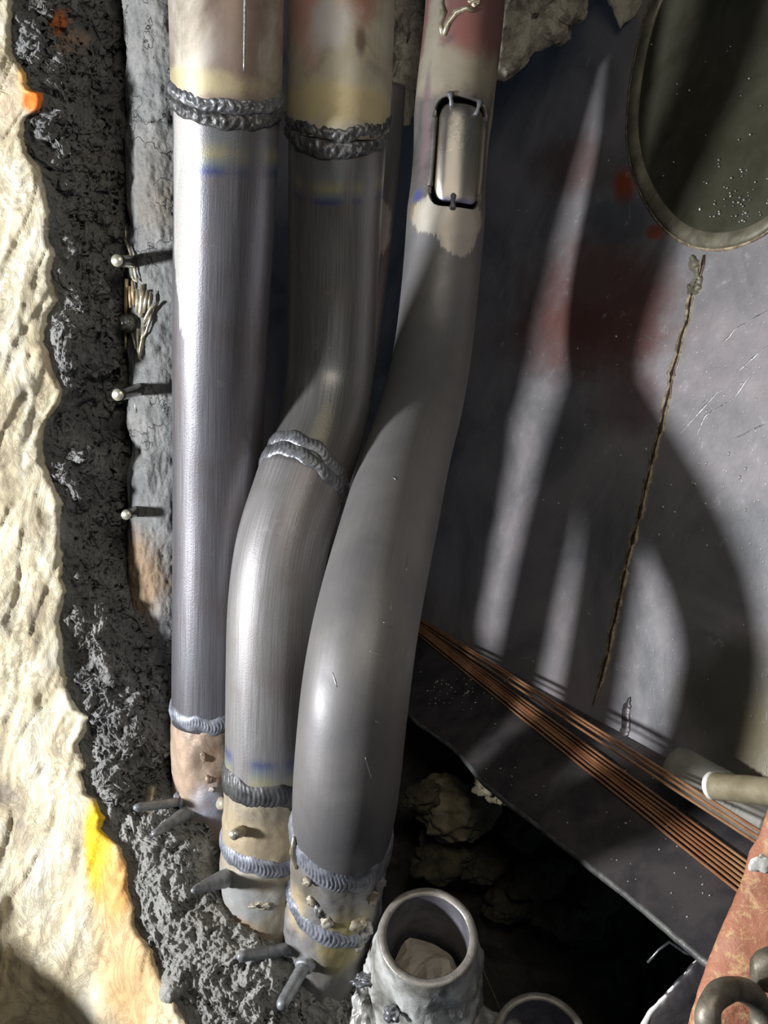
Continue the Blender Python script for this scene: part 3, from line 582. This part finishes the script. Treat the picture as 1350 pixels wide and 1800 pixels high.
# old coated tube at the far left with studs and metal drips
to = thing('coated_tube', TO.at(1200)[0], 'old tube under a cracked grey coating, left of the bright straight tube', 'pipe')
TO.shell('coating', -110, 1260, MAT['coat'], to, nu=220, step=3, fn=lambda th, y: .0022*fr((math.cos(th)*2, math.sin(th)*2, y*.014), 1, 8, 31, .6)+.003*max(0, noise.noise(Vector((th*1.2, y*.009, 4))))-.006*math.exp(-((y-790)/32)**2)-.002*math.exp(-((y-400)/20)**2)+.0012*(1 if y > 225 else 0))
def ostud(a, b, r, da, db, seed):
    A_, B_ = P(*a, da), P(*b, db); s_ = rod('stud', A_, B_, r*1.05, r, MAT['slagdark'], to, 10, 20, .06, seed)
    d = (A_-B_).normalized(); rod('bright_end', B_+d*.0006, B_-d*.0006, r*.99, r*.93, MAT['studend'], s_, 3, 20, .05, seed)
ostud((252, 462), (206, 458), .0046, .66, .60, 1); ostud((262, 680), (207, 694), .0046, .67, .61, 2); ostud((252, 893), (222, 905), .0042, .69, .645, 3)
def od(x, y, lift=.001):
    c, *_ = TO.at(y); s = max(-.98, min(.9, ((x-(c.x/c.y*F+675))*c.y/F)/RT)); return TO.pt(y, math.asin(s), RT+.003+lift)
strands = [([(232, 495), (233, 512), (235, 530), (236, 548)], 1.6, 'slagbrown'), ([(246, 496), (245, 515), (244, 540), (243, 556)], 2.6, 'slagbrown'), ([(254, 508), (254, 525), (255, 545)], 2.2, 'slagbrown'), ([(258, 498), (259, 520), (260, 540)], 2.6, 'slagbrown'), ([(274, 503), (274, 525), (272, 548), (270, 560)], 3.6, 'slag'),
           ([(283, 512), (280, 530), (276, 552)], 2.6, 'slag'), ([(266, 512), (266, 535), (264, 552)], 2.6, 'slag'), ([(290, 514), (288, 530), (286, 545)], 1.8, 'slag'), ([(300, 532), (290, 545), (284, 558), (278, 572)], 2.8, 'slag'), ([(292, 545), (288, 565), (282, 585), (274, 600)], 1.6, 'slag'),
           ([(277, 575), (275, 595), (271, 615), (268, 632)], 3.2, 'slag'), ([(266, 580), (264, 600), (266, 618), (270, 634)], 2.2, 'slag'), ([(254, 588), (258, 602), (262, 616)], 1.4, 'slag'), ([(240, 586), (241, 600), (240, 618)], 1.8, 'slagbrown'), ([(258, 470), (258, 488), (262, 496), (268, 500)], 1.4, 'slag'),
           ([(238, 424), (244, 432), (250, 440), (256, 452), (260, 466), (264, 484), (268, 500)], 1.7, 'slag'), ([(222, 404), (224, 418), (230, 428), (238, 430)], 1.4, 'slag'), ([(258, 700), (260, 712), (261, 726)], 1.2, 'slag')]
for k, (ln, wd, mt) in enumerate(strands):
    pts = [od(x, y, .001+.001*math.sin(k)) for x, y in ln]; V, Fc = sweep(pts, [wd*.00062*(1 if 0 < q < len(pts)-1 else .7) for q in range(len(pts))], 10, True, .3, k); mesh('metal_drip', V, Fc, MAT[mt], to)
ball('slag_bead', od(252, 572, .003), .0072, MAT['slagdark'], to, .12, seed=3, squash=(1.05, 1, .95))
# stud lying loose in the hollow at the lower left
o = rod('loose_stud', P(268, 1384, .642), P(257, 1450, .618), .0042, .0046, MAT['slag'], None, 12, 16, .12, 7, .1)
tagit(o, 'pale greenish stub of stud lying in the hollow left of the straight tube', 'metal stud')

# ------------------------------------------------------------ castable remains at the top
for poly, d, th_, lab, sd in [([(684, -60), (770, -60), (762, 20), (752, 70), (744, 120), (735, 160), (728, 200), (718, 224), (700, 226), (686, 215), (680, 150), (682, 60)], .76, .02, 'crumbly tan castable plug wedged between the middle and right tube tops', 1),
                              ([(880, -60), (1044, -60), (1038, 10), (1030, 35), (1008, 45), (1000, 68), (985, 82), (960, 82), (930, 105), (905, 130), (882, 146), (862, 140), (860, 60)], .76, .035, 'crumbly tan castable lump right of the right tube top', 2),
                              ([(1040, -60), (1190, -60), (1150, 0), (1128, 18), (1108, 36), (1090, 50), (1082, 34), (1068, 4), (1060, -10)], .772, .008, 'small pointed castable chip hanging at the top edge beside the round cover', 3)]:
    o = lump('castable_lump', poly, d, th_, MAT['castable'], None, 220, 34, .007 if th_ > .01 else .002, 55, sd, 5); tagit(o, lab, 'refractory concrete')

# ------------------------------------------------------------ round cover at the upper right
ell = [(1145, 0), (1122, 80), (1108, 160), (1102, 235), (1112, 300), (1135, 355), (1170, 402), (1205, 427), (1245, 437), (1300, 430), (1350, 405), (1400, 350), (1440, 270), (1465, 170), (1468, 70), (1445, -30), (1400, -105), (1340, -140), (1270, -140), (1205, -95)]
a = np.array(ell, float); aa = np.vstack([a, a[:1]]); L = np.r_[0, np.cumsum(np.hypot(*np.diff(aa, axis=0).T))]; n_ = 160; t = np.linspace(0, L[-1], n_, endpoint=False)
ex = np.interp(t, L, aa[:, 0]); ey = np.interp(t, L, aa[:, 1]); ker = np.hanning(13); ker /= ker.sum()
ex = np.convolve(np.r_[ex[-6:], ex, ex[:6]], ker, 'valid'); ey = np.convolve(np.r_[ey[-6:], ey, ey[:6]], ker, 'valid'); mx, my = ex.mean(), ey.mean()
cv = thing('round_cover', P(1245, 437, plate_d(1245, 437)), 'large round dark olive cover with a pale rim, upper right on the plate', 'metal cover')
def ringpt(i, s, lift, ox=0, oy=0): x = mx+(ex[i]-mx)*s+ox; y = my+(ey[i]-my)*s+oy; return P(x, y, plate_d(mx+(ex[i]-mx)*s, my+(ey[i]-my)*s)-lift)
V = [];
for s, l, oy in [(1.012, .0, 0), (1.01, .004, 0), (.985, .007, 0), (.93, .0078, -4), (.92, .002, -5)]:
    for i in range(n_): V.append(ringpt(i, s, l, 7*(.0 if s > 1 else 1)*(1-s)*10, oy))
mesh('rim', V, gridfaces(n_, 5, True), MAT['rim'], cv)
V = []
for s in np.linspace(.94, .02, 16):
    for i in range(n_): V.append(ringpt(i, s, .0055+.0004*fr((ex[i]*s*.01, ey[i]*s*.01, 0), 1, 3), 4, -5))
Fc = gridfaces(n_, 16, True); Fc.append(tuple(15*n_+i for i in range(n_))); disc = mesh('disc', V, Fc, MAT['cover'], cv)
V = []
for j in range(7):
    q = -1+2*j/6
    for i in range(n_): V.append(ringpt(i, 1.012+.016*q*(1+.5*noise.noise(Vector((i*.2, 0, 0)))), .0035*math.sqrt(max(0, 1-q*q))*(1+.4*noise.noise(Vector((i*.5, q, 3))))))
mesh('weld_bead', V, gridfaces(n_, 7, True), MAT['seam'], cv)
V = []; Fc = []
for k in range(70):
    x, y = random.gauss(1295, 38), random.gauss(355, 32)
    if (x-mx)**2/150**2+(y-my)**2/245**2 < 1: addball(P(x, y, plate_d(x, y)-.0055), random.uniform(.0005, .0013))
for k in range(16): x, y = random.uniform(1140, 1340), random.uniform(60, 330); addball(P(x, y, plate_d(x, y)-.0055), random.uniform(.0005, .0012))
tagit(mesh('grit', V, Fc, MAT['edge'], cv), kind='stuff')

# ------------------------------------------------------------ ledge, rods and things at the lower right
def LP(px, py, lift=0): return P(px, py, ledge_d(px, py))+LN*(lift if LN.y < 0 else -lift)
up = [(560, 1000), (740, 1095), (900, 1184), (1150, 1322), (1340, 1425), (1500, 1510)]
lo = [(560, 1105), (705, 1235), (735, 1268), (800, 1312), (850, 1372), (900, 1412), (960, 1458), (1040, 1520), (1130, 1592), (1180, 1634), (1236, 1682), (1300, 1738), (1420, 1840)]
Lu = np.linspace(0, 1, 60); au, al = np.array(up, float), np.array(lo, float)
ux = np.interp(Lu, np.linspace(0, 1, len(up)), au[:, 0]); uy = np.interp(ux, au[:, 0], au[:, 1]); lx = np.linspace(560, 1420, 60); ly = np.interp(lx, al[:, 0], al[:, 1])
V = []
for k in range(60):
    jj = 2.5*noise.noise(Vector((k*.5, 0, 0)))
    for q in np.linspace(0, 1, 12): x = ux[k]+(lx[k]-ux[k])*q; y = uy[k]+(ly[k]+jj-uy[k])*q; V.append(LP(x, y, 0))
ledge = thing('steel_ledge', LP(1236, 1682), 'dark flat steel ledge slanting down to the right below the plate, carrying the copper rods', 'metal ledge')
mesh('flat_bar', V, gridfaces(12, 60), MAT['ledge'], ledge, smooth=False, solid=.007, solid_off=-1)
pts = [LP(lx[k], ly[k]+2.5*noise.noise(Vector((k*.5, 0, 0))), -.0035) for k in range(60)]
V, Fc = sweep(pts, [.0032*(1+.3*noise.noise(Vector((k*.4, 3, 0)))) for k in range(60)], 8); mesh('cut_edge', V, Fc, m_simple('ledge_edge', (.13, .13, .125), (.26, .26, .24), 90, .4, .6, .4), ledge)
V = []; Fc = []
for k in range(120):
    x, y = random.choice([(random.gauss(810, 60), random.gauss(1215, 20)), (random.uniform(850, 1250), 0)]);
    if y == 0: y = np.interp(x, au[:, 0], au[:, 1])+random.uniform(40, 260)
    if y > np.interp(x, al[:, 0], al[:, 1])-12 or y < np.interp(x, au[:, 0], au[:, 1])+5: continue
    addball(LP(x, y, 0), random.uniform(.0004, .0011))
tagit(mesh('grit', V, Fc, MAT['edge'], ledge), kind='stuff')
rods = []
for k in range(7):
    u = k/6; rods.append(((742+3*random.random(), 1106+16*u), (1296-14*u, 1505+51*u), k % 3, 'lower'))
for k in range(3):
    u = k/2; rods.append(((742, 1092+8*u), (1320-8*u, 1451+18*u), k % 2, 'upper'))
proto = None
words = {0: 'topmost', 1: 'second from the top', 2: 'third from the top', 3: 'middle one', 4: 'third from the bottom', 5: 'second from the bottom', 6: 'lowest'}
wu = {0: 'topmost', 1: 'middle one', 2: 'lowest'}
for k, (a_, b_, lev, grp) in enumerate(rods):
    A_ = LP(*a_, .0022+.0012*lev+(.001 if grp == 'upper' else 0)); B_ = LP(*b_, .0018+.0004*lev)
    if grp == 'upper': B_ = P(*b_, .478)      # rests across the sleeve
    A_ = A_+(A_-B_).normalized()*.05
    B_ = B_+(B_-A_).normalized()*.03
    o = rod('filler_rod', A_, B_, .0010, .0010, MAT['copper'], None, 30, 12, 0, bend=LN*(.0006*math.sin(k*2.1))+Vector((0, 0, .001*math.cos(k*1.7))))
    lab = ('copper-coated filler rod, %s in the wide lower bundle on the ledge' % words[k]) if grp == 'lower' else ('copper-coated filler rod, %s in the narrow upper bundle on the ledge' % wu[k-7])
    tagit(o, lab, 'welding rod', 'copper filler rods on the ledge')
sl = thing('grey_sleeve', LP(1250, 1400), 'grey ridged round sleeve lying behind the upper rods by the rusty flange', 'sleeve')
a_ = P(1186, 1346, .575); b_ = P(1360, 1448, .515)
pp = [a_.lerp(b_, q) for q in np.linspace(-.02, 1, 60)]; rr = [.0150*min(1, .80+.2*math.sqrt(min(1, k/4)))*(1+(.03*math.sin(k*1.6) if 24 < k < 48 else 0)) for k in range(60)]
V, Fc = sweep(pp, rr, 36); mesh('body', V, Fc, MAT['roll'], sl); 
br = thing('round_bar', P(1300, 1388, .5), 'brown round bar with a bright white end, just above the rusty flange', 'metal bar')
pp = [P(1248+120*q, 1381+12*q, .46-.04*q) for q in np.linspace(0, 1.6, 24)]; V, Fc = sweep(pp, [.0072*(.9 if k == 0 else 1)*(1+.02*math.sin(k)) for k in range(24)], 28); mesh('body', V, Fc, MAT['bar'], br)
V, Fc = sweep([P(1244, 1380.5, .4608), P(1250, 1381, .4592), P(1257, 1382, .457)], [.0060, .0075, .0075], 28); mesh('white_end', V, Fc, MAT['white'], br)
# rusty flange, its loop and bolt
fp = [(1362, 1398), (1348, 1425), (1335, 1465), (1316, 1500), (1303, 1548), (1285, 1590), (1262, 1645), (1243, 1690), (1225, 1745), (1210, 1795), (1190, 1860), (1500, 1900), (1560, 1650), (1520, 1420), (1420, 1370)]
fla = thing('rusty_flange', P(1210, 1850, .36), 'orange-pink rusted steel flange flaking yellow, close in the bottom right corner', 'metal flange')
lump('plate', fp, .37, .008, MAT['rust'], fla, 240, 30, .0008, 60, 3, 1.5, 1.2, dfn=lambda x, y: .40-.00008*(y-1400)-.00004*(x-1250))
pp = [P(1292+48*math.cos(a), 1790-52*math.sin(a), .325+.012*math.cos(a*1.0)) for a in np.linspace(-.4, math.pi+.6, 40)]; V, Fc = sweep(pp, [.0046+.0002*math.sin(k*.6) for k in range(40)], 24, True, .03); mesh('loop', V, Fc, MAT['loop'], fla)
ball('bolt_head', P(1350, 1705, .34), .0072, MAT['loop'], fla, .08, seed=4, squash=(1, .8, 1.2)); ball('paint_flake', P(1340, 1520, .362), .0042, MAT['white'], fla, .6, seed=8, squash=(1.2, .25, .9), sub=3)
# torn plate corner and bits beside the cavity
o = lump('torn_plate', [(1240, 1668), (1215, 1695), (1190, 1722), (1165, 1752), (1140, 1780), (1125, 1830), (1240, 1850), (1330, 1850), (1310, 1700), (1262, 1664)], .52, .006, MAT['ledge'], None, 160, 20, .0012, 60, 5, 2); tagit(o, 'dark torn steel plate corner between the black cavity and the rusty flange', 'steel plate')
pts = [P(1236+(1142-1236)*q+2*noise.noise(Vector((q*9, 0, 0))), 1676+(1782-1676)*q, .519) for q in np.linspace(0, 1, 26)]+[P(1132, 1800, .519), P(1128, 1830, .519)]
V, Fc = sweep(pts, [.0006+.0014*q**2 for q in np.linspace(0, 1, 28)], 8, True, .6); mesh('bright_edge', V, Fc, MAT['white'], o)
V, Fc = sweep([P(1138, 1692, .56), P(1158, 1670, .56), P(1176, 1656, .56), P(1190, 1664, .56), P(1204, 1674, .56), P(1218, 1680, .56)], [.0009, .001, .001, .0009, .001, .0009], 8, True, .4)
o = mesh('bent_wire', V, Fc, MAT['edge']); tagit(o, 'short bent pale wire at the edge of the black cavity above the torn plate', 'wire')
V, Fc = sweep([P(838, 1682, .56), P(850, 1706, .57), P(862, 1734, .58), P(880, 1775, .58)], [.0003]*4, 6); o = mesh('thin_wire', V, Fc, MAT['slagbrown']); tagit(o, 'hair-thin brown wire running down between the two open pipe stubs', 'wire')
# rubble in the cavity
rk = [(805, 1425, .82, .036, 'pale yellowish brick lump, the largest seen in the cavity'), (745, 1400, .80, .016, 'small tan lump left of the largest lump in the cavity'), (862, 1378, .75, .014, 'pale chip tucked under the ledge edge'), (880, 1400, .75, .010, 'tiny pale chip lower under the ledge edge'),
      (925, 1450, .84, .030, 'dark brown lump beside the largest lump in the cavity'), (950, 1545, .82, .026, 'brown lump half lit in the middle of the cavity'), (1000, 1600, .82, .030, 'brown rounded lump toward the cavity centre'), (900, 1580, .84, .026, 'dark lump below the middle of the cavity'),
      (1055, 1570, .80, .020, 'small brown lump farthest right in the cavity'), (780, 1510, .84, .028, 'dim brown lump above the open pipe stub'), (855, 1520, .84, .022, 'dim small lump right above the open pipe stub')]
for k, (x, y, d, r, lab) in enumerate(rk):
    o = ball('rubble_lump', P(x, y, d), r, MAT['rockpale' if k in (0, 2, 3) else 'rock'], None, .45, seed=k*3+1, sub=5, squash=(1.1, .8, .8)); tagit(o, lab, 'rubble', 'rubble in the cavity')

# ------------------------------------------------------------ open pipe stubs at the bottom
def open_stub(cpx, cpy, d, ex_, ey_, ed, label, seed, paper=False, r=.0322):
    c = P(cpx, cpy, d); e = P(ex_, ey_, ed); ax = (e-c).normalized(); L_ = (e-c).length
    n1 = Vector((0, 0, -1)); n1 = (n1-n1.dot(ax)*ax).normalized(); n2 = ax.cross(n1); n_ = 140
    s = thing('pipe_stub', e, label, 'pipe stub')
    def ring(t, rr, jf=0): return [c+ax*t+(n1*math.cos(2*math.pi*i/n_)+n2*math.sin(2*math.pi*i/n_))*(rr+jf*fr((math.cos(2*math.pi*i/n_)*2, math.sin(2*math.pi*i/n_)*2, t*30), 1, 5, seed)) for i in range(n_)]
    V = []
    prof = [(-.0002, r-.0006), (.001, r), (.006, r+.0006), (.012, r+.001), (.02, r+.002), (.03, r+.0035), (.04, r+.005), (.05, r+.006), (.065, r+.007), (L_, r+.007)]
    tt = np.array([p_[0] for p_ in prof]); rr_ = np.array([p_[1] for p_ in prof]); k = 0
    for t_ in np.linspace(-.0002, L_, 50): V += ring(t_, np.interp(t_, tt, rr_), .0004+.005*min(1, max(0, (t_-.012)/.03)))
    mesh('outer_wall', V, gridfaces(n_, 50, True), MAT['galv'], s)
    V = []
    for t_, r_ in [(.0004, r-.0004), (-.0006, r-.0010), (-.0008, r-.003), (-.0006, r-.0052), (.0006, r-.0058)]: V += ring(t_, r_, .0003)
    mesh('cut_rim', V, gridfaces(n_, 5, True), MAT['rimcut'], s)
    V = []
    for t_ in np.linspace(.0004, .095, 14): V += ring(t_, r-.0059, .0002)
    Fc = gridfaces(n_, 14, True); Fc.append(tuple(13*n_+i for i in range(n_))); mesh('bore', V, Fc, MAT['bore'], s)
    return s, c, ax, n1, n2
sA, cA, axA, n1A, n2A = open_stub(752, 1644, .530, 736, 1880, .655, 'open pipe stub with crumpled paper inside, ground silver rim, bottom centre', 3)
sB, cB, axB, n1B, n2B = open_stub(950, 1828, .560, 940, 2050, .66, 'second open pipe stub cut off by the bottom edge of the photo', 9)
# weld metal web between the stubs and lumps of spatter
pts = [P(800, 1800, .57), P(830, 1795, .575), P(855, 1810, .58), P(890, 1830, .585)]; V, Fc = sweep(pts, [.016, .013, .012, .016], 40, True, .25); mesh('weld_web', V, Fc, MAT['galv'], sA)
ball('weld_lump', P(690, 1782, .525), .0052, MAT['weld'], sA, .5, seed=3); ball('weld_lump', P(640, 1722, .545), .0050, MAT['weld'], sA, .8, seed=6, squash=(1.4, .7, .8))
ball('weld_lump', P(655, 1800, .56), .016, MAT['galv'], sA, .5, seed=12, sub=5, squash=(.9, .6, 1.5))
# crumpled paper inside the first stub: folded facets
V = []; Fc = []; n_ = 9
pc = cA+axA*.050
for j in range(n_):
    for i in range(n_):
        u, v = -1+2*i/(n_-1), -1+2*j/(n_-1); m_ = math.hypot(u, v); k = max(abs(u), abs(v))/m_ if m_ > 1e-6 else 1; uu, vv = u*k, v*k
        fold = .014-abs(uu-.15+.3*vv)*.012+noise.noise(Vector((uu*1.7, vv*1.7, 1)))*.014
        V.append(pc+n2A*uu*.0225+n1A*vv*.0225-axA*(fold+.010*vv*1.0))
pa = mesh('crumpled_paper', V, gridfaces(n_, n_), MAT['paper'], smooth=False, solid=.0004); tagit(pa, 'crumpled beige paper stuffed inside the open pipe stub', 'paper')
